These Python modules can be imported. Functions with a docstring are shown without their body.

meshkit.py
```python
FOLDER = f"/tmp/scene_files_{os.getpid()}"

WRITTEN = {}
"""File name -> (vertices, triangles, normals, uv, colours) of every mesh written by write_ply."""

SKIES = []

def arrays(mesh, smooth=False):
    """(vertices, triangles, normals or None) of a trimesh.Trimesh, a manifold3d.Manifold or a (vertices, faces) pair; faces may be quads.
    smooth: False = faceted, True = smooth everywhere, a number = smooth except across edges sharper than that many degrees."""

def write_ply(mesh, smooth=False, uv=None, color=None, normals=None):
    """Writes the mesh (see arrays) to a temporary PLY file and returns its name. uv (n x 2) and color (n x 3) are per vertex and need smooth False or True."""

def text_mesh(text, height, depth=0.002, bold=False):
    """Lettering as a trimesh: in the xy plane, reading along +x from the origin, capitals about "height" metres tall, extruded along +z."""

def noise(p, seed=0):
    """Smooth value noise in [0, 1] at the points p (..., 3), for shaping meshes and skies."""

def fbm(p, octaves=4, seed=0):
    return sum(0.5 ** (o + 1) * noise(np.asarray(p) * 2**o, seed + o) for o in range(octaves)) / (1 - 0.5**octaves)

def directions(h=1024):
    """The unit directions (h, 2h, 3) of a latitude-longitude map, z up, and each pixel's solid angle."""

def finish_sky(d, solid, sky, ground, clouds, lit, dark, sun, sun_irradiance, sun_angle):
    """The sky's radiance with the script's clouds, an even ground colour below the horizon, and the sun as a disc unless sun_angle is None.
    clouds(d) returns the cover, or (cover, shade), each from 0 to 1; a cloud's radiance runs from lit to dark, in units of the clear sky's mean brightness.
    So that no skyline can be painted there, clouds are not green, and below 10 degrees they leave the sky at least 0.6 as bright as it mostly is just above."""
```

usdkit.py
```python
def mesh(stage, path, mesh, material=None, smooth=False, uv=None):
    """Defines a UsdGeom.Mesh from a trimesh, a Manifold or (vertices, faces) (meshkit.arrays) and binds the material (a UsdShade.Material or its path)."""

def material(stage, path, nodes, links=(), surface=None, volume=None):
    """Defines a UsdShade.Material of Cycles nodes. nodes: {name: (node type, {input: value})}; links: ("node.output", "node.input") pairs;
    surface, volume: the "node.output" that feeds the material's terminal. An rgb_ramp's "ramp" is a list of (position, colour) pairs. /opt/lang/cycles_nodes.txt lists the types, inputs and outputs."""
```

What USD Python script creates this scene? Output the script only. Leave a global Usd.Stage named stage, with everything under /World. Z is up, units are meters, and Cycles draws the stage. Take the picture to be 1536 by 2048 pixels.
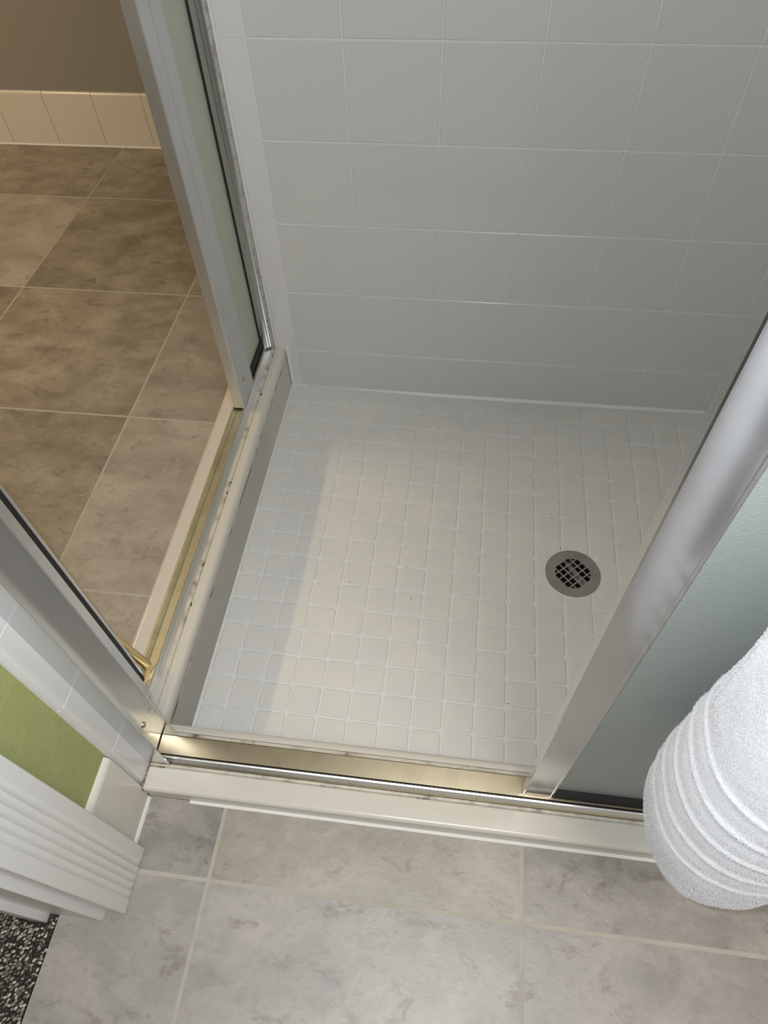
import math, random
import numpy as np
import trimesh, manifold3d
from shapely.geometry import Polygon, box as sbox
from shapely.ops import unary_union
import usdkit, meshkit
from pxr import Usd, UsdGeom, UsdLux, Sdf, Gf, Vt

rng = np.random.default_rng(7)
random.seed(7)
stage = Usd.Stage.CreateInMemory()
UsdGeom.SetStageUpAxis(stage, UsdGeom.Tokens.z)
UsdGeom.SetStageMetersPerUnit(stage, 1.0)
world = UsdGeom.Xform.Define(stage, '/World')
stage.SetDefaultPrim(world.GetPrim())
ZO = 0.04                       # working heights are measured from the kerb top; the bathroom floor (-0.04) becomes z = 0

# ------------------------------------------------------------------ camera
f_px = 1362.98
C = np.array([0.3766, -1.1868, 1.0171 + ZO])
rv = np.array([2.4983, 0.1423, -0.0863])
th = np.linalg.norm(rv); k = rv / th
K = np.array([[0, -k[2], k[1]], [k[2], 0, -k[0]], [-k[1], k[0], 0]])
M = np.eye(3) + math.sin(th) * K + (1 - math.cos(th)) * K @ K      # rows: right, down, forward
cam = UsdGeom.Camera.Define(stage, '/World/camera')
cam.CreateHorizontalApertureAttr(36.0)
cam.CreateVerticalApertureAttr(48.0)
cam.CreateFocalLengthAttr(36.0 * f_px / 1536)
cam.CreateClippingRangeAttr(Gf.Vec2f(0.01, 100))
r_, u_, b_ = M[0], -M[1], -M[2]
cam.AddTransformOp().Set(Gf.Matrix4d(*r_, 0, *u_, 0, *b_, 0, *C, 1))
cam.CreateExposureAttr(0.0)

# ------------------------------------------------------------------ lights
def sphere_light(name, pos, radius, color, power):
    l = UsdLux.SphereLight.Define(stage, '/World/' + name)
    l.CreateRadiusAttr(radius); l.CreateColorAttr(Gf.Vec3f(*color)); l.CreateIntensityAttr(power)
    l.AddTranslateOp().Set(Gf.Vec3d(*pos))
    return l
# the flash of the phone, beside its lens
fl = C + M[0] * -0.020 + M[1] * -0.016 + M[2] * -0.004
sphere_light('phone_flash', fl, 0.006, (0.88, 0.94, 1.0), 12500.0)
def down_light(kind, name, pos, color, power, rx=0., ry=0., **size):
    l = kind.Define(stage, '/World/' + name)
    l.CreateColorAttr(Gf.Vec3f(*color)); l.CreateIntensityAttr(power)
    for k_, v_ in size.items(): getattr(l, f'Create{k_}Attr')(v_)
    l.AddTranslateOp().Set(Gf.Vec3d(*pos)); l.AddRotateXYZOp().Set(Gf.Vec3f(rx, ry, 0))
    return l
# warm vanity light bar on the left wall of the toilet room (shines down and to the right)
down_light(UsdLux.RectLight, 'toilet_room_lamp', (-1.80, -0.22, 1.46), (1.0, 0.73, 0.42), 98.0, 0, -22., Width=.06, Height=1.0)
# broad ceiling lamp of the bathroom itself, behind the photographer
down_light(UsdLux.DiskLight, 'bathroom_lamp', (0.75, -1.45, 2.36), (1.0, 0.95, 0.87), 17.5, Radius=.34)
dome = UsdLux.DomeLight.Define(stage, '/World/sky_light')
dome.CreateColorAttr(Gf.Vec3f(0.9, 0.95, 1.0)); dome.CreateIntensityAttr(0.02)

# ------------------------------------------------------------------ helpers
LOOKS = '/World/Looks'
UsdGeom.Scope.Define(stage, LOOKS)
used = {}
def numbered(parent, name):
    key = f'{parent}/{name}'
    n = used.get(key, 0); used[key] = n + 1
    return key if n == 0 else f'{key}_{n:03d}'
def tag(p, label=None, cat=None, group=None, kind=None):
    p = p.GetPrim() if hasattr(p, 'GetPrim') else p
    for a, v in (('label', label), ('category', cat), ('group', group), ('kind', kind)):
        if v: p.SetCustomDataByKey(a, v)
    return p
BASE = {}
def thing(name, label, cat, base, group=None, kind=None):
    path = numbered('/World', name)
    x = UsdGeom.Xform.Define(stage, path)
    x.AddTranslateOp().Set(Gf.Vec3d(base[0], base[1], base[2] + ZO))
    BASE[path] = np.array(base, float)
    tag(x, label, cat, group, kind)
    return path
def va(m):
    if hasattr(m, 'to_mesh'):
        q = m.to_mesh(); return np.array(q.vert_properties[:, :3]), np.array(q.tri_verts)
    if isinstance(m, tuple): 
        v, f = np.asarray(m[0], float), np.asarray(m[1], int)
        if f.shape[1] == 4: f = np.vstack([f[:, [0, 1, 2]], f[:, [0, 2, 3]]])
        return v, f
    return np.array(m.vertices), np.array(m.faces)
def part(parent, name, m, mat, smooth=False, label=None, kind=None):
    v, f = va(m)
    root = '/'.join(parent.split('/')[:3])
    v = v - BASE[root]
    path = numbered(parent, name)
    p = usdkit.mesh(stage, path, (v, f), f'{LOOKS}/{mat}', smooth)
    tag(p, label, None, None, kind)
    return path
def cat_(ms):
    vs, fs, n = [], [], 0
    for m in ms:
        v, f = va(m); vs.append(v); fs.append(f + n); n += len(v)
    return np.vstack(vs), np.vstack(fs)
def bx(x0, x1, y0, y1, z0, z1, b=0.0):
    """box with chamfered edges"""
    if b <= 0:
        m = trimesh.creation.box((x1 - x0, y1 - y0, z1 - z0)); m.apply_translation(((x0 + x1) / 2, (y0 + y1) / 2, (z0 + z1) / 2)); return m
    b = min(b, (x1 - x0) * .45, (y1 - y0) * .45, (z1 - z0) * .45)
    pts = []
    for x, sx in ((x0, 1), (x1, -1)):
        for y, sy in ((y0, 1), (y1, -1)):
            for z, sz in ((z0, 1), (z1, -1)):
                pts += [(x + sx * b, y + sy * b, z), (x + sx * b, y, z + sz * b), (x, y + sy * b, z + sz * b)]
    return manifold3d.Manifold.hull_points(np.array(pts))
def prism(profile, a0, a1, axis):
    """extrudes a closed 2D profile along an axis: 'x' -> (y,z), 'y' -> (x,z), 'z' -> (x,y)"""
    m = trimesh.creation.extrude_polygon(Polygon(profile).buffer(0), a1 - a0, engine='earcut')
    v = np.array(m.vertices); f = np.array(m.faces)
    if axis == 'x': w = np.stack([v[:, 2] + a0, v[:, 0], v[:, 1]], 1)
    elif axis == 'y': w = np.stack([v[:, 0], v[:, 2] + a0, v[:, 1]], 1); f = f[:, ::-1]
    else: w = np.stack([v[:, 0], v[:, 1], v[:, 2] + a0], 1)
    return w, f
def arc(cx, cy, r, a0, a1, n=6):
    return [(cx + r * math.cos(math.radians(a)), cy + r * math.sin(math.radians(a))) for a in np.linspace(a0, a1, n)]
def manif(vf):
    v, f = va(vf)
    m = trimesh.Trimesh(v, f, process=True)
    return manifold3d.Manifold(manifold3d.Mesh(m.vertices.astype(np.float32), m.faces.astype(np.uint32)))
def cyl(p0, p1, r, n=24):
    m = trimesh.creation.cylinder(r, segment=np.array([p0, p1]), sections=n); return m

# ------------------------------------------------------------------ materials
def mat(name, nodes, links, surface='p.BSDF'):
    return usdkit.material(stage, f'{LOOKS}/{name}', nodes, links, surface=surface)
def plain(name, col, rough=.5, metal=0., noise=None, bump=None, spec=None, **kw):
    """principled; noise = (scale, other colour, low, high, detail), bump = (scale, distance, strength)"""
    n = {'p': ('principled_bsdf', dict(base_color=col, roughness=rough, metallic=metal, **kw)), 'g': ('geometry', {})}
    l = []
    if noise:
        s, c2, lo, hi, det = noise
        n['n'] = ('noise_texture', dict(scale=s, detail=det, roughness=.6)); l.append(('g.position', 'n.vector'))
        n['r'] = ('rgb_ramp', {'ramp': [(0, col), (lo, col), (hi, c2), (1, c2)]})
        l += [('n.fac', 'r.fac'), ('r.color', 'p.base_color')]
    if bump:
        n['bn'] = ('noise_texture', dict(scale=bump[0], detail=3.)); n['b'] = ('bump', dict(distance=bump[1], strength=bump[2]))
        l += [('g.position', 'bn.vector'), ('bn.fac', 'b.height'), ('b.normal', 'p.normal')]
    return mat(name, n, l)
W = (.50, .50, .485)
plain('wall_tile', (.60, .60, .59), .16, bump=(9, .002, .25))
plain('white_grout', (.665, .67, .69), .8)
plain('bullnose_tile', (.66, .65, .64), .14, bump=(14, .002, .2))
plain('beige_tile', (.66, .63, .56), .2, bump=(9, .002, .2))
plain('trim_grout', (.72, .71, .68), .8)
plain('pan_cream', (.575, .542, .480), .24, noise=(5, (.60, .57, .515), .35, .7, 4), bump=(40, .0006, .2))
plain('pan_tile', (.62, .62, .605), .55, noise=(14, (.655, .645, .61), .4, .65, 4), bump=(420, .0009, .35))
plain('pan_groove', (.665, .67, .67), .6, bump=(300, .0006, .2))
plain('caulk', (.72, .715, .70), .45, bump=(80, .002, .3))
plain('chrome', (.80, .80, .80), .33, 1.)
plain('grey_caulk', (.40, .39, .37), .5, noise=(60, (.20, .18, .16), .5, .72, 5))
plain('aluminium', (.64, .65, .66), .19, 1., bump=(60, .0004, .10))
plain('aluminium_dull', (.74, .745, .76), .46, 1., noise=(14, (.68, .68, .68), .3, .75, 6))
plain('aluminium_gold', (.46, .395, .28), .28, 1., noise=(30, (.36, .31, .22), .5, .8, 5))
plain('aluminium_olive', (.74, .70, .52), .48, 1., noise=(30, (.60, .55, .38), .45, .8, 5))
plain('brass', (.70, .54, .27), .25, 1.)
plain('steel', (.45, .425, .395), .42, 1., noise=(26, (.36, .335, .31), .4, .75, 4), bump=(300, .0003, .2))
plain('rubber', (.008, .008, .008), .6)
plain('dark_void', (.012, .010, .010), .8)
plain('white_paint', (.70, .69, .68), .32, bump=(30, .001, .15))
plain('green_paint', (.335, .365, .135), .6, noise=(60, (.36, .385, .16), .4, .7, 3), bump=(160, .002, .35))
plain('grey_paint', (.265, .255, .225), .75, bump=(160, .001, .2))
plain('ceiling_paint', (.75, .74, .71), .9)
plain('shell_paint', (.52, .50, .45), .9)
plain('floor_grout', (.40, .37, .315), .9, noise=(25, (.45, .42, .365), .4, .7, 3))
def floor_tile_mat(name, a, b, c, vein):
    n = {'g': ('geometry', {}), 'oi': ('object_info', {}),
         'of': ('vector_math', dict(math_type='scale', vector1=(13.7, 31.3, 7.1))),
         'ad': ('vector_math', dict(math_type='add')),
         'mp': ('mapping', dict(scale=(1.0, 1.45, 1.0))),
         'n1': ('noise_texture', dict(scale=7.5, detail=9., roughness=.66, distortion=.25)),
         'n2': ('noise_texture', dict(scale=70.0, detail=6., roughness=.75)),
         'n3': ('noise_texture', dict(scale=20.0, detail=10., roughness=.74, distortion=.5)),
         'r1': ('rgb_ramp', {'ramp': [(0, a), (.36, a), (.50, b), (.64, c), (1, c)]}),
         'r2': ('rgb_ramp', {'ramp': [(0, (0, 0, 0)), (.52, (0, 0, 0)), (.66, (1, 1, 1)), (1, (1, 1, 1))]}),
         'r3': ('rgb_ramp', {'ramp': [(0, (1, 1, 1)), (.36, (1, 1, 1)), (.45, (0, 0, 0)), (1, (0, 0, 0))]}),
         'm1': ('mix_color', dict(b=tuple(x * .80 for x in b))), 'h1': ('math', dict(math_type='multiply', value2=.62)),
         'm2': ('mix_color', dict(b=vein)), 'h2': ('math', dict(math_type='multiply', value2=.62)),
         'n4': ('noise_texture', dict(scale=9.0, detail=8., roughness=.6, distortion=.7)), 'r4': ('rgb_ramp', {'ramp': [(0, (0, 0, 0)), (.56, (0, 0, 0)), (.595, (1, 1, 1)), (1, (1, 1, 1))]}),
         'm3': ('mix_color', dict(b=tuple(min(1, x * 1.12) for x in c))), 'h3': ('math', dict(math_type='multiply', value2=.28)),
         'tv': ('map_range', dict(from_min=0., from_max=1., to_min=.90, to_max=1.07)),
         'hs': ('hsv', {}),
         'bu': ('bump', dict(distance=.0012, strength=.35)),
         'p': ('principled_bsdf', dict(roughness=.40))}
    l = [('oi.random', 'of.scale'), ('g.position', 'ad.vector1'), ('of.vector', 'ad.vector2'), ('ad.vector', 'mp.vector'),
         ('mp.vector', 'n1.vector'), ('mp.vector', 'n2.vector'), ('mp.vector', 'n3.vector'), ('n1.fac', 'r1.fac'), ('n2.fac', 'r2.fac'), ('n3.fac', 'r3.fac'),
         ('r2.color', 'h1.value1'), ('h1.value', 'm1.fac'), ('r1.color', 'm1.a'), ('r3.color', 'h2.value1'), ('h2.value', 'm2.fac'), ('m1.result', 'm2.a'),
         ('oi.random', 'tv.value'), ('tv.result', 'hs.value'), ('mp.vector', 'n4.vector'), ('n4.fac', 'r4.fac'), ('r4.color', 'h3.value1'), ('h3.value', 'm3.fac'), ('m2.result', 'm3.a'), ('m3.result', 'hs.color'), ('hs.color', 'p.base_color'),
         ('n2.fac', 'bu.height'), ('bu.normal', 'p.normal')]
    mat(name, n, l)
floor_tile_mat('stone_grey', (.285, .262, .245), (.345, .318, .296), (.40, .366, .335), (.20, .172, .145))
floor_tile_mat('stone_brown', (.195, .170, .130), (.27, .238, .188), (.35, .312, .252), (.14, .115, .08))
floor_tile_mat('stone_mottled', (.205, .188, .172), (.285, .262, .240), (.365, .335, .305), (.145, .122, .105))
floor_tile_mat('stone_beige', (.285, .255, .215), (.345, .312, .265), (.405, .368, .315), (.21, .175, .135))
# obscure glass: rough transmission with a fine pebble
def glass_mat(name, col, rough, sc):
    n = {'g': ('geometry', {}), 'v': ('noise_texture', dict(scale=sc, detail=2.)), 'b': ('bump', dict(distance=.0012, strength=.55)),
         'p': ('principled_bsdf', dict(base_color=col, roughness=rough, transmission_weight=.51, ior=1.45))}
    mat(name, n, [('g.position', 'v.vector'), ('v.fac', 'b.height'), ('b.normal', 'p.normal')])
glass_mat('frosted_glass', (.72, .76, .69), .55, 420)
glass_mat('pebbled_glass', (.55, .60, .58), .42, 620)
# soap scum and mould along the track
n = {'g': ('geometry', {}), 'n1': ('noise_texture', dict(scale=38., detail=6., roughness=.7)), 'n2': ('noise_texture', dict(scale=11., detail=3.)),
     'r1': ('rgb_ramp', {'ramp': [(0, (.06, .05, .04)), (.30, (.09, .075, .06)), (.40, (.40, .36, .29)), (.52, (.55, .51, .43)), (1, (.60, .56, .47))]}),
     'b': ('bump', dict(distance=.003, strength=.5)), 'p': ('principled_bsdf', dict(roughness=.5))}
mat('dirty_caulk', n, [('g.position', 'n1.vector'), ('n1.fac', 'r1.fac'), ('r1.color', 'p.base_color'), ('n1.fac', 'b.height'), ('b.normal', 'p.normal')])
n = {'g': ('geometry', {}), 'n1': ('noise_texture', dict(scale=30., detail=4.)),
     'r1': ('rgb_ramp', {'ramp': [(0, (.05, .045, .04)), (.42, (.06, .05, .04)), (.52, (.50, .46, .38)), (1, (.62, .57, .47))]}), 'p': ('principled_bsdf', dict(roughness=.6))}
mat('crack', n, [('g.position', 'n1.vector'), ('n1.fac', 'r1.fac'), ('r1.color', 'p.base_color')])
for t, c in (('loop_dark', (.055, .047, .038)), ('loop_brown', (.17, .145, .115)), ('loop_grey', (.29, .26, .215)), ('loop_cream', (.50, .46, .40))): plain(t, c, .95)
plain('rust_stain', (.17, .125, .085), .8, noise=(120, (.42, .37, .30), .45, .65, 3))
plain('mould', (.045, .038, .032), .8)
plain('carpet_backing', (.02, .018, .015), .95)
n = {'g': ('geometry', {}), 'n1': ('noise_texture', dict(scale=480., detail=4., roughness=.65)), 'b': ('bump', dict(distance=.0030, strength=.55)),
     'p': ('principled_bsdf', dict(base_color=(.70, .70, .73), roughness=.95, sheen_weight=.25, sheen_roughness=.5))}
mat('terry', n, [('g.position', 'n1.vector'), ('n1.fac', 'b.height'), ('b.normal', 'p.normal')])
plain('terry_fibre', (.56, .56, .59), .95)

# ------------------------------------------------------------------ the floor
FZ = -0.04
PAN = sbox(-.130, -.9650, 1.36, 0.0)
region = unary_union([sbox(-.044, -2.2, 1.8, -.95), sbox(-.105, -1.95, -.03, -1.105), sbox(-1.9, -.862, -.128, .992)]).difference(PAN.buffer(.002, join_style=2))
floor = thing('floor', 'large grey and beige stone-look floor tiles outside the shower', 'floor', (0, 0, FZ), kind='structure')
def extrude(poly, z0, z1):
    return cat_([trimesh.creation.extrude_polygon(g, z1 - z0, engine='earcut').apply_translation((0, 0, z0)) for g in getattr(poly, 'geoms', [poly]) if g.area > 1e-5])
part(floor, 'grout', extrude(region, FZ - .03, FZ - .00055), 'floor_grout')
cols = [-1.67, -1.225, -.787, -.339, .0855, .5155, .945, 1.375, 1.81]
rows = [-2.37, -1.935, -1.50, -1.066, -.637, -.206, .230, .679, 1.12]
frng = random.Random(3)
def cy_front(g): return g.centroid.y < -.9
for i in range(len(cols) - 1):
    for j in range(len(rows) - 1):
        p = sbox(cols[i], rows[j], cols[i + 1], rows[j + 1]).buffer(-.0017, join_style=2).intersection(region)
        for g in getattr(p, 'geoms', [p]):
            if g.is_empty or g.area < 4e-4: continue
            # pillowed edge: lower outline at full size, upper outline drawn in
            up = g.buffer(-.0012, join_style=2)
            if up.is_empty or up.geom_type != 'Polygon': up = g
            top = cat_([extrude(g, FZ - .008, FZ - .0008), extrude(up, FZ - .0008, FZ)])
            m = 'stone_mottled' if (i, j) in {(3, 3), (5, 3), (6, 2)} and cy_front(g) else 'stone_brown' if (i, j) in {(1, 7), (2, 7), (3, 7), (2, 6), (2, 5), (2, 4), (1, 5), (0, 6)} else 'stone_beige' if j > 3 or (i, j) in {(4, 3), (3, 3)} else 'stone_grey'
            part(floor, 'tile', top, m)
part(floor, 'caulk', prism([(-.9708, FZ - .004), (-.9665, FZ - .004), (-.9665, FZ + .0012), (-.969, FZ + .0008), (-.9707, FZ + .0002)], .030, 1.36, 'x'), 'trim_grout', label='thin white caulk line along the shower kerb')

# ------------------------------------------------------------------ shower back wall with its tiles
P = .1537; G = .0011
wb = thing('wall_back', 'back wall of the shower in square white glazed tiles', 'wall', (0, 0, 0), kind='structure')
part(wb, 'grout', bx(-.125, 1.36, .0012, .12, -.12, 2.36), 'white_grout')
tr = np.random.default_rng(11)
def tilt(m, c, ang, keep):
    v, f = va(m); d = v - c
    v = v.copy(); v[:, 1] += d[:, 0] * tr.normal(0, ang) + d[:, 2] * tr.normal(0, ang); return v, f
xs = [-.052] + [i * P for i in range(0, 9)] + [1.36]
zs = [-.112] + [j * P for j in range(0, 15)]
for j in range(len(zs) - 1):
    for i in range(len(xs) - 1):
        x0, x1, z0, z1 = xs[i] + G, xs[i + 1] - G, zs[j] + G, zs[j + 1] - G
        if x1 - x0 < .02: continue
        if i == 0:
            prof = [(x1, .006)] + [(x1, .001), (x1 - .001, 0)] + arc(x0 + .010, .010, .010, 270, 180, 6)
            part(wb, 'bullnose_tile', prism(prof, z0, z1, 'z'), 'bullnose_tile', smooth=35)
        else:
            m = bx(x0, x1, 0, .007, z0, z1, .0011)
            part(wb, 'tile', tilt(m, np.array([(x0 + x1) / 2, 0, (z0 + z1) / 2]), .0012, 0), 'wall_tile')
part(wb, 'caulk', prism(arc(.001, -.1145, .0080, 180, 90, 7) + [(.001, -.1145)], -.02, 1.36, 'x'), 'caulk', smooth=40, label='white caulk bead where the wall meets the shower pan')
part(wb, 'caulk', prism([(-.026, .001)] + arc(-.0225, .001, .009, 270, 360, 6) , -.11, .008, 'z'), 'caulk', smooth=40)

# right shower wall, other walls and the ceiling
wr = thing('wall_right', 'right end wall of the shower in white tile', 'wall', (1.36, 0, 0), kind='structure')
part(wr, 'grout', bx(1.3612, 1.46, -.97, .12, -.12, 2.36), 'white_grout')
ys_ = [-i * P for i in range(0, 6)] + [-.889]
for j in range(len(zs) - 1):
    for i in range(len(ys_) - 1):
        part(wr, 'tile', bx(1.3600, 1.3670, ys_[i + 1] + G, ys_[i] - G, max(zs[j], -.11) + G, zs[j + 1] - G, .0011), 'wall_tile')

# left wall beside the shower opening (faces right): painted green, bullnose tiles on its shower edge
wl = thing('wall_left', 'olive green painted wall left of the shower opening', 'wall', (-.045, -.9, FZ), kind='structure')
part(wl, 'wallboard', bx(-.150, -.0405, -1.112, -.862, -.045, 2.36), 'green_paint')
zz = [-.010, .130, .2875, .4445, .6015, .7585, .9155, 1.0725, 1.2295, 1.3865, 1.5435, 1.70]
for a, b in zip(zz[:-1], zz[1:]):
    # bullnose profile in (x, y): glazed face at x = -.033, edge rounded down to the paint at y = -.966
    prof = [(-.042, -.864), (-.033, -.864), (-.033, -.951)] + arc(-.0445, -.951, .0115, 0, -75, 7) + [(-.042, -.963)]
    part(wl, 'bullnose_tile', prism(prof, a + .001, b - .001, 'z'), 'bullnose_tile', smooth=35)
part(wl, 'grout', bx(-.042, -.0345, -.958, -.862, -.010, 1.70), 'trim_grout')
bl = thing('baseboard_left', 'beige glazed baseboard tile between the kerb and the door casing', 'baseboard', (-.04, -1.0, FZ), kind='structure')
prof = [(-.042, FZ), (-.033, FZ), (-.033, .124)] + arc(-.0445, .124, .0115, 0, 75, 7) + [(-.042, .1355)]
part(bl, 'tile', prism(prof, -1.040, -.9645, 'y'), 'beige_tile', smooth=35)
part(bl, 'caulk', prism([(-.036, FZ - .001), (-.0285, FZ - .001), (-.0315, FZ + .004), (-.036, FZ + .005)], -1.11, -.969, 'y'), 'caulk', label='rough white caulk at the foot of the baseboard tile')

# door casing (fluted) and jamb
tc = thing('trim_1', 'white fluted door casing standing on the grey floor tiles', 'trim', (-.03, -1.08, FZ), kind='structure')
y0, y1 = -1.119, -1.037
prof = [(-.040, y1), (-.0165, y1), (-.0155, y1 - .001), (-.0155, y1 - .016)]
yy = y1 - .016; fw = .0098
for q in range(5):
    prof += [(-.0155 - .0017 * math.sin(math.pi * t), yy - fw * t) for t in np.linspace(.08, .92, 7)] + [(-.0155, yy - fw)]
    yy -= fw
prof += [(-.0155, y0 + .001), (-.0165, y0), (-.040, y0)]
part(tc, 'casing', prism(prof, FZ + .002, 2.10, 'z'), 'white_paint', smooth=30)
part(tc, 'jamb', bx(-.155, -.0435, -1.1305, -1.1125, FZ, 2.08, .001), 'white_paint')
part(tc, 'stop', bx(-.150, -.118, -1.1415, -1.1300, FZ, 2.08, .001), 'white_paint')

# far wall of the toilet room with its baseboard tiles, partition and shell
wf = thing('wall_far', 'grey painted far wall of the toilet room', 'wall', (-1, .994, 0), kind='structure')
part(wf, 'wallboard', bx(-1.95, -.12, 1.0005, 1.08, -.05, 2.36), 'grey_paint')
bf = thing('baseboard_far', 'row of beige glazed tiles along the foot of the far wall', 'baseboard', (-1, .994, FZ), kind='structure')
part(bf, 'grout', bx(-1.9, -.125, .9965, 1.0005, FZ, .118), 'trim_grout')
for q in range(11):
    x0 = -.6805 - .163 * (q - 3); x1 = x0 + .163
    x0, x1 = x0 + .0009, min(x1 - .0009, -.126)
    if x1 - x0 < .02 or x0 < -1.9: continue
    prof = [(1.0004, FZ), (.994, FZ), (.994, .114)] + arc(1.004, .114, .010, 180, 110, 6) + [(1.0004, .1235)]
    part(bf, 'tile', prism(prof, x0, x1, 'x'), 'beige_tile', smooth=35)
part(bf, 'caulk', prism([(.9885, FZ - .001), (.995, FZ - .001), (.995, FZ + .004)], -1.9, -.126, 'x'), 'caulk')
wp = thing('wall_partition', 'wall between the toilet room and the shower alcove', 'wall', (-.12, .5, 0), kind='structure')
part(wp, 'wallboard', bx(-.125, 0.02, .12, 1.0005, -.05, 2.36), 'grey_paint')
part(wp, 'wallboard', bx(-1.95, -.150, -.97, -.862, -.05, 2.36), 'grey_paint')
for nm, lb, bb in (('wall_outer', 'plain left outer wall of the toilet room', (-2.0, -1.9, -2.2, 1.08, -.05, 2.36)), ('wall_outer', 'plain right outer wall of the bathroom', (1.8, 1.9, -2.2, -.97, -.05, 2.36)),
                   ('wall_front', 'plain wall behind the photographer', (-2.0, 1.9, -2.3, -2.2, -.05, 2.36)), ('wall_return', 'short return wall at the right end of the shower', (1.46, 1.9, -.97, -.90, -.05, 2.36)),
                   ('wall_doorway', 'wall beyond the carpeted doorway', (-.150, -.045, -2.2, -1.95, -.05, 2.36)), ('wall_lintel', 'wall over the carpeted doorway', (-.150, -.045, -1.95, -1.113, 2.10, 2.36))):
    w_ = thing(nm, lb, 'wall', (bb[0], bb[2], 0), kind='structure')
    part(w_, 'wallboard', bx(*bb), 'shell_paint')
ce = thing('ceiling', 'plain white ceiling over the bathroom', 'ceiling', (0, 0, 2.36), kind='structure')
part(ce, 'board', bx(-2.0, 1.9, -2.3, 1.08, 2.36, 2.42), 'ceiling_paint')

# ------------------------------------------------------------------ carpet in the doorway
carpet = thing('carpet', 'dark speckled loop pile carpet in the doorway by the casing', 'carpet', (-.3, -1.5, FZ), kind='stuff')
part(carpet, 'backing', cat_([bx(-.60, -.106, -1.95, -1.1425, FZ - .02, FZ + .002), bx(-.117, -.106, -1.1425, -1.1315, FZ - .02, FZ + .002), bx(-1.88, -.156, -2.19, -.98, FZ - .02, FZ + .001)]), 'carpet_backing')
ico = trimesh.creation.icosahedron()
iv, ifc = np.array(ico.vertices), np.array(ico.faces)
tones = ['loop_dark', 'loop_brown', 'loop_grey', 'loop_cream']
heap = {t: [] for t in tones}
sp = .0047
for a, x in enumerate(np.arange(-.30, -.105, sp)):
    for b, y in enumerate(np.arange(-1.52, -1.1, sp)):
        if y > -1.1345 and x > -.155 or (y > -1.145 and x < -.114 and x > -.155): continue
        px, py = min(x + rng.normal(0, .0009), -.1065 + rng.normal(0, .0009)), y + (a % 2) * sp / 2 + rng.normal(0, .0009)
        if py > -1.1335 and x > -.155: continue
        ang = rng.normal(.8, .5); c_, s_ = math.cos(ang), math.sin(ang)
        q = iv * (np.array([.0032, .0020, .0027]) * rng.uniform(.8, 1.15))
        q = np.stack([q[:, 0] * c_ - q[:, 1] * s_, q[:, 0] * s_ + q[:, 1] * c_, q[:, 2]], 1) + (px, py, FZ + .0030 + rng.uniform(-.0016, .0016))
        heap[tones[rng.choice(4, p=[.28, .28, .26, .18])]].append((q, ifc))
for t in tones: part(carpet, 'pile', cat_(heap[t]), t, smooth=True, kind='stuff')

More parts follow.
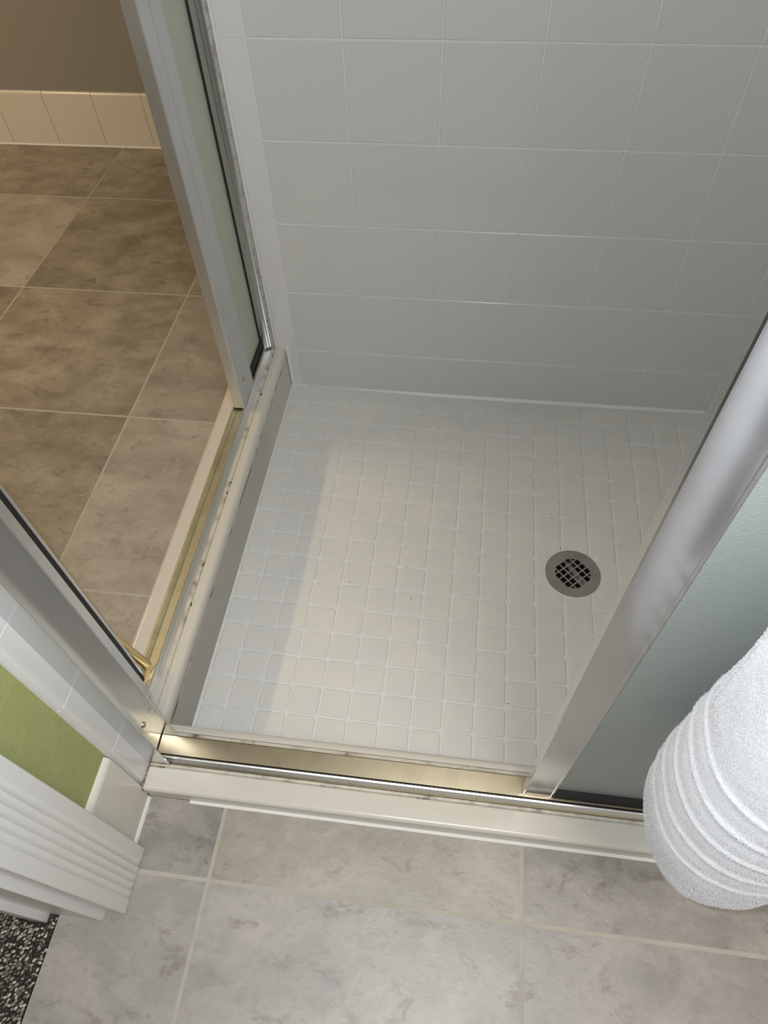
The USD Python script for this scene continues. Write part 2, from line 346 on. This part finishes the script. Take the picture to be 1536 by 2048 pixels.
# ------------------------------------------------------------------ the shower pan
DX, DY = .6232, -.4557
def dish(x, y): return -.1142 + .0298 * (np.hypot(x - DX, y - DY) - .4)
pan = thing('shower_pan', 'cream moulded shower pan with a small square tile pattern and raised kerbs', 'shower pan', (.6, -.45, -.15))
gx, gy = np.arange(-.030, 1.362, .029), np.arange(-.875, .006, .0275)
gx[-1] = 1.36
X, Y = np.meshgrid(gx, gy, indexing='ij')
nx, ny = X.shape
top = np.stack([X, Y, dish(X, Y) - .0011], -1).reshape(-1, 3); bot = top.copy(); bot[:, 2] = -.165
idx = np.arange(nx * ny).reshape(nx, ny); q = []
for i in range(nx - 1):
    for j in range(ny - 1):
        a, b, c, d = idx[i, j], idx[i + 1, j], idx[i + 1, j + 1], idx[i, j + 1]
        q += [(a, b, c), (a, c, d), (a + nx * ny, c + nx * ny, b + nx * ny), (a + nx * ny, d + nx * ny, c + nx * ny)]
ring = [*idx[:, 0], *idx[-1, 1:], *idx[-2::-1, -1], *idx[0, -2:0:-1]]
for a, b in zip(ring, ring[1:] + ring[:1]): q += [(a, a + nx * ny, b + nx * ny), (a, b + nx * ny, b)]
slab = manif((np.vstack([top, bot]), np.array(q)))
hole = manifold3d.Manifold.cylinder(.2, .047, .047, 48).translate((DX, DY, -.25))
part(pan, 'basin', slab - hole, 'pan_groove', smooth=30)
# kerbs
kf = [(-.868, -.16), (-.868, -.012)] + arc(-.880, -.0105, .012, 0, 90, 7) + [(-.8815, .0015), (-.8815, -.0022), (-.9352, -.0022), (-.9352, .0)] + [(-.950, -.0004)] + arc(-.9615, -.0075, .0065, 90, 180, 6) + [(-.9665, -.016), (-.9665, -.16)]
kl = [(-.024, -.16), (-.024, -.016)] + arc(-.040, -.014, .016, 0, 90, 7) + [(-.0475, .0018), (-.0475, -.0022), (-.0990, -.0022), (-.0990, .0004)] + arc(-.118, -.012, .012, 90, 180, 6) + [(-.130, -.16)]
kern = manif(prism(kf, -.033, 1.36, 'x')) + manif(prism(kl, -.880, .0005, 'y'))
part(pan, 'kerb', kern, 'pan_cream', smooth=40, label='glossy cream kerb along the left and front of the pan')
part(pan, 'crack', prism([(-.0242, -.0135), (-.0236, -.0135), (-.0234, -.0122), (-.0242, -.0122)], -.865, -.004, 'y'), 'crack', label='dark hairline crack along the inner edge of the kerb')
part(pan, 'caulk', prism([(-.025, -.116), (-.0165, -.116)] + arc(-.0165, -.106, .0085, 270, 180, 5), -.866, -.003, 'y'), 'caulk', smooth=40)
sr2 = np.random.default_rng(5)
def blot(cx, cy, cz, rx, ry, rz):
    m = trimesh.creation.icosphere(2, 1.0); v = np.array(m.vertices)
    v *= (.55 + .9 * meshkit.fbm(v * 1.9 + (cx * 90, cy * 70, 3), 2, 8))[:, None]
    return v * (rx, ry, rz) + (cx, cy, cz), np.array(m.faces)
st = [blot(-.0318, y, .0006, .0014, .0032, .0009) for y in np.linspace(-.9355, -.963, 9)] + [blot(-.0305 + .004 * i, -.9345, .0004, .003, .0013, .0008) for i in range(6)]
st += [blot(-.0318, -.9668, z, .0016, .0016, .0035) for z in (-.006, -.012, -.030, -.036)]
SP = [(.5845, -.3277, 2.2), (.6542, -.3218, .7), (.6015, -.3990, 1.4), (.1965, -.5278, 1.6), (.3003, -.4803, 1.8), (.5014, -.7350, 1.3), (.3171, -.5502, .8), (.0228, -.0075, 1.0)]
part(pan, 'speck', cat_([blot(x, y, float(dish(x, y)) + .0006, .0009 * a, .0009 / a, .0006) for x, y, a in SP]), 'mould', smooth=True, label='tiny dark specks on the pan floor')
part(pan, 'stain', cat_(st), 'rust_stain', smooth=True, label='brown stained crack where the kerb meets the tiled wall')
# mosaic pattern
cand = []
qx, qy = .0527, .0524
kx = [-.0205] + [.0241 + i * qx for i in range(0, 26)]
ky = [-.006] + [-.0617 - i * qy for i in range(0, 16)]
def squircle(x0, x1, y0, y1, r, inset, dz):
    a = []
    for cx, cy, s in ((x1 - r, y1 - r, 0), (x0 + r, y1 - r, 90), (x0 + r, y0 + r, 180), (x1 - r, y0 + r, 270)):
        for t in (0, 30, 60, 90):
            a.append((cx + (r - inset) * math.cos(math.radians(s + t)), cy + (r - inset) * math.sin(math.radians(s + t))))
    a = np.array(a); return np.column_stack([a, dish(a[:, 0], a[:, 1]) + dz])
def mosaic(x0, x1, y0, y1):
    g = .0017
    wob = rng.normal(0, .0005, 4)
    x0, x1, y0, y1 = x0 + g + wob[0], x1 - g + wob[1], y0 + g + wob[2], y1 - g + wob[3]
    r = min(.0064, .4 * (x1 - x0), .4 * (y1 - y0))
    A = squircle(x0, x1, y0, y1, r, 0, -.0030); B = squircle(x0, x1, y0, y1, r, .0004, -.0003); Cc = squircle(x0, x1, y0, y1, r, .0016, .0003)
    n_ = 16; v = np.vstack([A, B, Cc, [[(x0 + x1) / 2, (y0 + y1) / 2, dish((x0 + x1) / 2, (y0 + y1) / 2) + .0004]]])
    f = []
    for l in (0, 1):
        for t in range(n_):
            a, b = l * n_ + t, l * n_ + (t + 1) % n_
            f += [(a, b, b + n_), (a, b + n_, a + n_)]
    for t in range(n_): f.append((2 * n_ + t, 2 * n_ + (t + 1) % n_, 3 * n_))
    return v, np.array(f)
for i in range(len(kx) - 1):
    for j in range(len(ky) - 1):
        x0, x1, y0_, y1_ = kx[i], kx[i + 1], ky[j + 1], ky[j]
        y0_ = max(y0_, -.866)
        if x1 > 1.358 or y1_ - y0_ < .012: continue
        cx, cy = (x0 + x1) / 2, (y0_ + y1_) / 2
        if math.hypot(cx - DX, cy - DY) < .034: continue
        cand.append((x0, x1, y0_, y1_))
def visible_rank(c):
    p = np.array([(c[0] + c[1]) / 2, (c[2] + c[3]) / 2, -.115 + ZO]) - C
    d = p @ M.T; u, v = 768 + f_px * d[0] / d[2], 1024 + f_px * d[1] / d[2]
    behind_panel = u > 1045 + (1590 - v) * .55          # hidden or blurred behind the front glass panel
    return (behind_panel or not (0 < u < 1536 and 0 < v < 2048), d[2])
cand.sort(key=visible_rank)
drainhole = manifold3d.Manifold.cylinder(.2, .0548, .0548, 48).translate((DX, DY, -.25))
def mosaic_cut(c):
    m = mosaic(*c)
    if min(math.hypot(x - DX, y - DY) for x in c[:2] for y in c[2:]) < .06 or math.hypot((c[0] + c[1]) / 2 - DX, (c[2] + c[3]) / 2 - DY) < .09:
        v, f = m; n_ = len(v); low = v[:16].copy(); low[:, 2] -= .004                     # close the tile below, then cut it round the drain
        cen = np.array([[v[:16, 0].mean(), v[:16, 1].mean(), low[0, 2]]])
        V = np.vstack([v, low, cen]); F = list(f)
        for t in range(16):
            a, b = t, (t + 1) % 16
            F += [(a, n_ + b, b), (a, n_ + a, n_ + b), (n_ + b, n_ + a, n_ + 16)]
        mm = manif((V, np.array(F)))
        cut = mm - drainhole
        return cut if cut.num_tri() > 0 else None
    return m
kept = 0; rest = []
for c in cand:
    m = mosaic_cut(c)
    if m is None: continue
    if kept < 300: part(pan, 'tile', m, 'pan_tile', smooth=55); kept += 1
    else: rest.append(m)
if rest: part(pan, 'tile_field', cat_(rest), 'pan_tile', smooth=55, kind='stuff', label='rest of the square tile pattern beyond the glass panel')

# ------------------------------------------------------------------ the drain strainer
dz = float(dish(DX, DY + .055)) - .0006
dr = thing('drain_strainer', 'round brushed steel drain strainer with a diamond grid of holes', 'drain strainer', (DX, DY, dz))
disc = trimesh.creation.extrude_polygon(Polygon(arc(DX, DY, .0530, 0, 360, 65)[:-1]), .0016, engine='earcut')
disc.apply_translation((0, 0, dz - .0004)); disc = manif(disc)
A30 = math.radians(43)
ux, uy = np.array([math.cos(A30), math.sin(A30)]), np.array([-math.sin(A30), math.cos(A30)])
holes = []
pit = .0126; hs = .0049
lim = .0335
for i in range(-4, 5):
    for j in range(-4, 5):
        c = np.array([DX, DY]) + (i) * pit * ux + (j) * pit * uy
        sq = Polygon([tuple(c + sx * hs * ux + sy * hs * uy) for sx, sy in ((-1, -1), (1, -1), (1, 1), (-1, 1))])
        sq = sq.intersection(Polygon(arc(DX, DY, lim, 0, 360, 49)[:-1]))
        if sq.is_empty or sq.area < 1.2e-5: continue
        holes.append(sq)
cutter = manifold3d.Manifold.batch_boolean([manif(trimesh.creation.extrude_polygon(h, .02, engine='earcut').apply_translation((0, 0, dz - .01))) for h in holes], manifold3d.OpType.Add)
part(dr, 'plate', disc - cutter, 'steel')
rim = trimesh.creation.revolve(np.array([(.0530, -.0030), (.0548, -.0030), (.0552, .0004), (.0545, .0013), (.0536, .0013), (.0530, .0006), (.0530, -.0030)]), sections=64)
rim.apply_translation((DX, DY, dz)); part(dr, 'rim', rim, 'caulk', smooth=40, label='thin pale rim around the strainer')
tube = trimesh.creation.annulus(.040, .0455, .075); tube.apply_translation((DX, DY, dz - .040)); part(pan, 'drain_pipe', tube, 'dark_void')
cup = trimesh.creation.cylinder(.045, .004); cup.apply_translation((DX, DY, dz - .074)); part(pan, 'drain_pipe_floor', cup, 'dark_void')
ba = trimesh.creation.box((.012, .07, .008)); ba.apply_transform(trimesh.transformations.rotation_matrix(.55, (0, 0, 1))); ba.apply_translation((DX + .002, DY + .012, dz - .011)); part(dr, 'cross_bar', ba, 'steel')

# ------------------------------------------------------------------ front metal track and jamb
HT = 1.85
tf = thing('shower_track', 'polished metal sill track along the front kerb of the shower', 'shower track', (.6, -.908, 0))
prof = [(-.9290, -.001), (-.8885, -.001), (-.8885, .0062), (-.8900, .0068), (-.9160, .0042), (-.9165, .0005), (-.9186, .0005), (-.9188, .0066), (-.9205, .0068), (-.9285, .0022)]
rl = part(tf, 'rail', prism(prof, -.0240, 1.355, 'x'), 'aluminium_gold', smooth=20)
part(rl, 'groove', bx(-.024, 1.355, -.91855, -.91655, .0004, .0012), 'rubber', label='thin black groove in the rail')
part(rl, 'lip', prism([(-.9306, -.0008), (-.9288, -.0008), (-.9210, .0060), (-.9193, .0074), (-.9200, .0080), (-.9222, .0074)], -.0240, 1.355, 'x'), 'chrome', smooth=20, label='bright front lip of the rail')
part(tf, 'caulk', prism([(-.8890, -.002), (-.8815, -.002), (-.8825, .0020), (-.8890, .0032)], -.02, 1.355, 'x'), 'dirty_caulk', label='grey stained caulk behind the rail')
part(tf, 'caulk', prism([(-.9345, -.001), (-.9300, -.001), (-.9300, .0022), (-.9330, .0016)], -.030, 1.355, 'x'), 'dirty_caulk')
jf = thing('jamb_channel', 'metal wall channel with one screw beside the olive green wall', 'jamb channel', (-.0285, -.909, 0))
bp = part(jf, 'back_plate', bx(-.0332, -.0255, -.9310, -.8870, .0020, HT, .0005), 'aluminium')
part(jf, 'flange', prism([(-.033, -.9318), (.0, -.9318), (.0005, -.9312), (0, -.9296), (-.033, -.9290)], .0015, HT, 'z'), 'aluminium')
part(jf, 'flange', prism([(-.033, -.8892), (-.002, -.8892), (-.0012, -.8886), (-.002, -.8868), (-.033, -.8862)], .0030, HT, 'z'), 'aluminium')
for z in (.081, .78, 1.6):
    s = trimesh.creation.cylinder(.0042, .002, sections=20); s.apply_transform(trimesh.transformations.rotation_matrix(math.pi / 2, (0, 1, 0))); s.apply_translation((-.0248, -.9016, z))
    slot = trimesh.creation.box((.003, .0012, .005)); slot.apply_translation((-.0238, -.9016, z))
    part(bp, 'screw', manif(s) - manif(slot), 'steel')

# ------------------------------------------------------------------ left track, jamb and brass rod
tl = thing('shower_track', 'dull metal sill track along the left kerb of the shower', 'shower track', (-.078, -.43, 0))
prof = [(-.0985, -.001), (-.0550, -.001), (-.0550, .0030), (-.0565, .0036), (-.0680, .0040), (-.0690, .0095), (-.0712, .0095), (-.0722, .0028), (-.0905, .0028), (-.0915, .0085), (-.0940, .0085), (-.0985, .0010)]
rl = part(tl, 'rail', prism(prof, -.8615, -.0015, 'y'), 'aluminium_olive', smooth=20)
part(rl, 'inner_flange', prism([(-.0690, .0036), (-.0552, .0024), (-.0545, .0034), (-.0690, .0050)], -.8615, -.0015, 'y'), 'aluminium_dull', smooth=20, label='stained grey inner flange of the track')
part(tl, 'caulk', prism([(-.0560, -.001), (-.0475, -.001), (-.0490, .0026), (-.0560, .0036)], -.865, -.003, 'y'), 'dirty_caulk', label='mould-spotted caulk along the track')
srng = np.random.default_rng(21)
def spot(cx, cy, cz, rx, ry):
    m = trimesh.creation.icosphere(2, 1.0); v = np.array(m.vertices)
    v *= (.55 + .9 * meshkit.fbm(v * 1.7 + (cx * 90, cy * 70, 3), 2, 8))[:, None]
    return v * (rx, ry, .0007) + (cx, cy, cz), np.array(m.faces)
mc = cat_([spot(-.0505 + srng.normal(0, .0018), y + srng.normal(0, .006), .0022, srng.uniform(.0008, .0019), srng.uniform(.002, .0065)) for y in (-.035, -.055, -.075, -.10, -.16, -.175, -.215, -.235, -.25, -.395, -.43, -.50, -.585, -.66, -.75, -.80)])
part(tl, 'mould', mc, 'mould', smooth=True, label='black mould specks beside the track')
jl = thing('jamb_channel', 'metal jamb channel with a black seal at the near end of the left track', 'jamb channel', (-.075, -.84, 0))
part(jl, 'channel', prism([(-.088, -.8615), (-.062, -.8615), (-.062, -.828), (-.066, -.8265), (-.088, -.8265)], .0100, HT, 'z'), 'aluminium')
part(jl, 'seal', bx(-.0865, -.0785, -.8265, -.8075, .0100, HT, .0008), 'rubber', label='black rubber seal')
part(jl, 'edge_strip', bx(-.0865, -.0780, -.8075, -.8030, .0100, HT, .0006), 'aluminium')
br = thing('brass_rod', 'round brass rod leaning in the near corner of the left track', 'rod', (-.0815, -.787, .0045))
d_ = np.array([-.0125, -.0100, .116]); d_ /= np.linalg.norm(d_)
p0 = np.array([-.0815, -.787, .0135])
part(br, 'rod', cyl(p0, p0 + d_ * .46, .0072, 28), 'brass', smooth=40)
part(br, 'end_cap', cyl(p0 - d_ * .0012, p0 + d_ * .004, .0064, 28), 'brass', smooth=40)

# ------------------------------------------------------------------ fixed glass panel on the left kerb
gl = thing('glass_panel', 'frosted glass side panel with a metal stile on the left kerb', 'shower panel', (-.08, -.1, .004))
st = part(gl, 'stile', prism([(-.0900, -.2050), (-.0705, -.2050), (-.0690, -.2035), (-.0690, -.1660), (-.0694, -.1655), (-.0694, -.1645), (-.0690, -.1640), (-.0690, -.1240), (-.0900, -.1240)], .0098, HT, 'z'), 'aluminium_dull')
part(gl, 'glass', bx(-.0830, -.0780, -.1240, -.0120, .0300, HT), 'frosted_glass', label='pale grey-green frosted glass')
part(gl, 'gasket', bx(-.0850, -.0740, -.1240, -.0125, .0060, .0310, .001), 'rubber', label='black bottom gasket')
s = trimesh.creation.cylinder(.0042, .002, sections=20); s.apply_transform(trimesh.transformations.rotation_matrix(math.pi / 2, (0, 1, 0))); s.apply_translation((-.0684, -.1737, .063))
part(st, 'screw', s, 'steel')
part(st, 'end_plug', bx(-.0895, -.0700, -.2045, -.1900, .0045, .0100), 'rubber')
wj = thing('jamb_channel', 'narrow ribbed metal channel fixing the frosted panel to the tiled wall', 'jamb channel', (-.075, -.008, 0))
part(wj, 'channel', prism([(-.0950, .001), (-.0560, .001), (-.0560, -.006), (-.0590, -.0065), (-.0600, -.0100), (-.0640, -.0105), (-.0650, -.0140), (-.0700, -.0145), (-.0740, -.0145), (-.0740, -.008), (-.0860, -.008), (-.0860, -.0145), (-.0950, -.0145)], .010, HT, 'z'), 'aluminium')
part(wj, 'seal', bx(-.0775, -.0740, -.0165, -.0085, .011, HT, .0005), 'rubber')
part(wj, 'caulk', prism([(-.0562, .001), (-.0495, .001), (-.0510, -.0035), (-.0562, -.0050)], .004, HT, 'z'), 'grey_caulk', label='stained caulk between channel and tile')

# ------------------------------------------------------------------ front glass panel with its post and towel bar
gp = thing('glass_panel', 'pebbled glass front panel with a broad metal post beside the towel', 'shower panel', (.9, -.905, .004))
y_f, y_b = -.9140, -.9010
prof = [(.5110, y_f + .0012), (.5122, y_f), (.5140, y_f), (.5146, y_f + .0010), (.5480, y_f + .0010), (.5486, y_f), (.5508, y_f), (.5515, y_f + .001), (.5515, y_b), (.5110, y_b)]
part(gp, 'post', prism(prof, .0060, HT, 'z'), 'aluminium')
part(gp, 'post', bx(1.318, 1.355, y_f, y_b, .0060, HT, .001), 'aluminium')
part(gp, 'glass', bx(.5515, 1.318, -.9065, -.9010, .0260, HT), 'pebbled_glass', label='blue-grey pebbled obscure glass')
part(gp, 'gasket', bx(.5515, 1.318, -.9140, -.8985, .0062, .0268, .0015), 'rubber', label='black bottom gasket')
tb = thing('towel_bar', 'metal towel bar on the front glass panel carrying the white towel', 'towel bar', (.9, -1.0, .80))
part(tb, 'bar', cyl((.558, -1.0, .80), (1.25, -1.0, .80), .008), 'aluminium', smooth=40)
for x in (.82, 1.22):
    bk = part(tb, 'bracket', cyl((x, -1.0, .80), (x, -.9066, .80), .0065), 'aluminium', smooth=40)
    part(bk, 'bracket_base', cyl((x, -.9140, .80), (x, -.9066, .80), .018), 'aluminium', smooth=40)

# ------------------------------------------------------------------ the towel
tw = thing('towel', 'thick white terry towel with raised bands hanging over the bar', 'towel', (.645, -1.0, .28))
NT, ZB, ZT = 180, .268, .819
zl = np.concatenate([ZB + .030 * (1 - np.cos(np.linspace(0, math.pi / 2, 16))), np.linspace(ZB + .0325, ZT, 230)])
tt = np.linspace(0, 2 * math.pi, NT, endpoint=False)
bands = [.372, .409, .446, .483, .520]
V = []
for z in zl:
    u = min(1, (z - ZB) / .030); cap = math.sqrt(max(0, 1 - (1 - u) ** 2))
    up = (z - ZB) / (ZT - ZB)
    a = .072 + .026 * up - .016 * (1 - min(1, (z - ZB) / .15)) ** 2
    bq = .070 - .006 * up
    if z > .70: bq = max(.018, bq * math.sqrt(max(0, 1 - ((z - .70) / .124) ** 2)))      # closing over the bar
    s_ = .50 + .50 * cap
    relief = 0
    for bz in bands:
        d = (z - bz) / .0030
        relief += .0025 * math.exp(-d * d) - .0014 * math.exp(-((z - bz + .011) / .007) ** 2)
    e = .84
    cx = .652 + .012 * up
    co, si = np.cos(tt), np.sin(tt)
    cc, ss = np.sign(co) * np.abs(co) ** e, np.sign(si) * np.abs(si) ** e
    rel = np.full(NT, relief)
    grow = min(1, max(0, (z - .53) / .04)) * min(1, max(0, (.78 - z) / .06))
    g0 = np.radians(157)
    rel += grow * (-.010 * np.exp(-((tt - g0) / .06) ** 2) + .003 * np.exp(-((tt - g0 - .13) / .08) ** 2))
    x = cx + s_ * a * cc + rel * co
    y = -1.0 + s_ * bq * ss + rel * si
    V.append(np.stack([x, y, np.full(NT, z)], 1))
V = np.array(V)
nz = meshkit.fbm(V * 22, 3, 5) - .5; n2 = meshkit.fbm(V * 210, 2, 9) - .5
dirn = V - np.array([.655, -1.0, 0]); dirn[..., 2] = 0; dirn /= np.linalg.norm(dirn, axis=-1, keepdims=True) + 1e-9
V = V + dirn * (nz * .004 + n2 * .0004)[..., None]
L = len(zl); F = []
for i in range(L - 1):
    a = i * NT + np.arange(NT); b = i * NT + (np.arange(NT) + 1) % NT
    F += [np.stack([a, b, b + NT], 1), np.stack([a, b + NT, a + NT], 1)]
verts = V.reshape(-1, 3)
verts = np.vstack([verts, [[.652, -1.0, ZB - .002]], [[.664, -1.0, ZT + .004]]])
a = np.arange(NT); b = (a + 1) % NT
F.append(np.stack([b, a, np.full(NT, L * NT)], 1)); F.append(np.stack([a + (L - 1) * NT, b + (L - 1) * NT, np.full(NT, L * NT + 1)], 1))
F = np.vstack(F)
tm = trimesh.Trimesh(verts, F, process=False)
if tm.volume < 0: F = F[:, ::-1]
bore = manif(cyl((.50, -1.0, .80), (.90, -1.0, .80), .0088))
part(tw, 'cloth', manif((verts, F)) - bore, 'terry', smooth=50)
pts, fi = trimesh.sample.sample_surface(trimesh.Trimesh(verts, F, process=False), 130000, seed=4)
nrm = trimesh.Trimesh(verts, F, process=False).face_normals[fi]
rr = np.random.default_rng(5)
dn = nrm * .8 + rr.normal(0, .55, nrm.shape); dn /= np.linalg.norm(dn, axis=1, keepdims=True)
ln = rr.uniform(.0005, .0013, len(pts))[:, None]
cv = np.stack([pts - nrm * .0004, pts + dn * ln * .5, pts + dn * ln], 1) - BASE[tw]
cu = UsdGeom.BasisCurves.Define(stage, tw + '/terry_pile')
cu.CreateTypeAttr('linear'); cu.CreateCurveVertexCountsAttr(Vt.IntArray.FromNumpy(np.full(len(pts), 3, np.int32)))
cu.CreatePointsAttr(Vt.Vec3fArray.FromNumpy(cv.reshape(-1, 3).astype(np.float32)))
cu.CreateWidthsAttr(Vt.FloatArray.FromNumpy(np.tile([.00034, .00030, .00022], len(pts)).astype(np.float32))); cu.SetWidthsInterpolation('vertex')
from pxr import UsdShade
UsdShade.MaterialBindingAPI.Apply(cu.GetPrim()).Bind(UsdShade.Material.Get(stage, LOOKS + '/terry_fibre'))
tag(cu, kind='stuff')
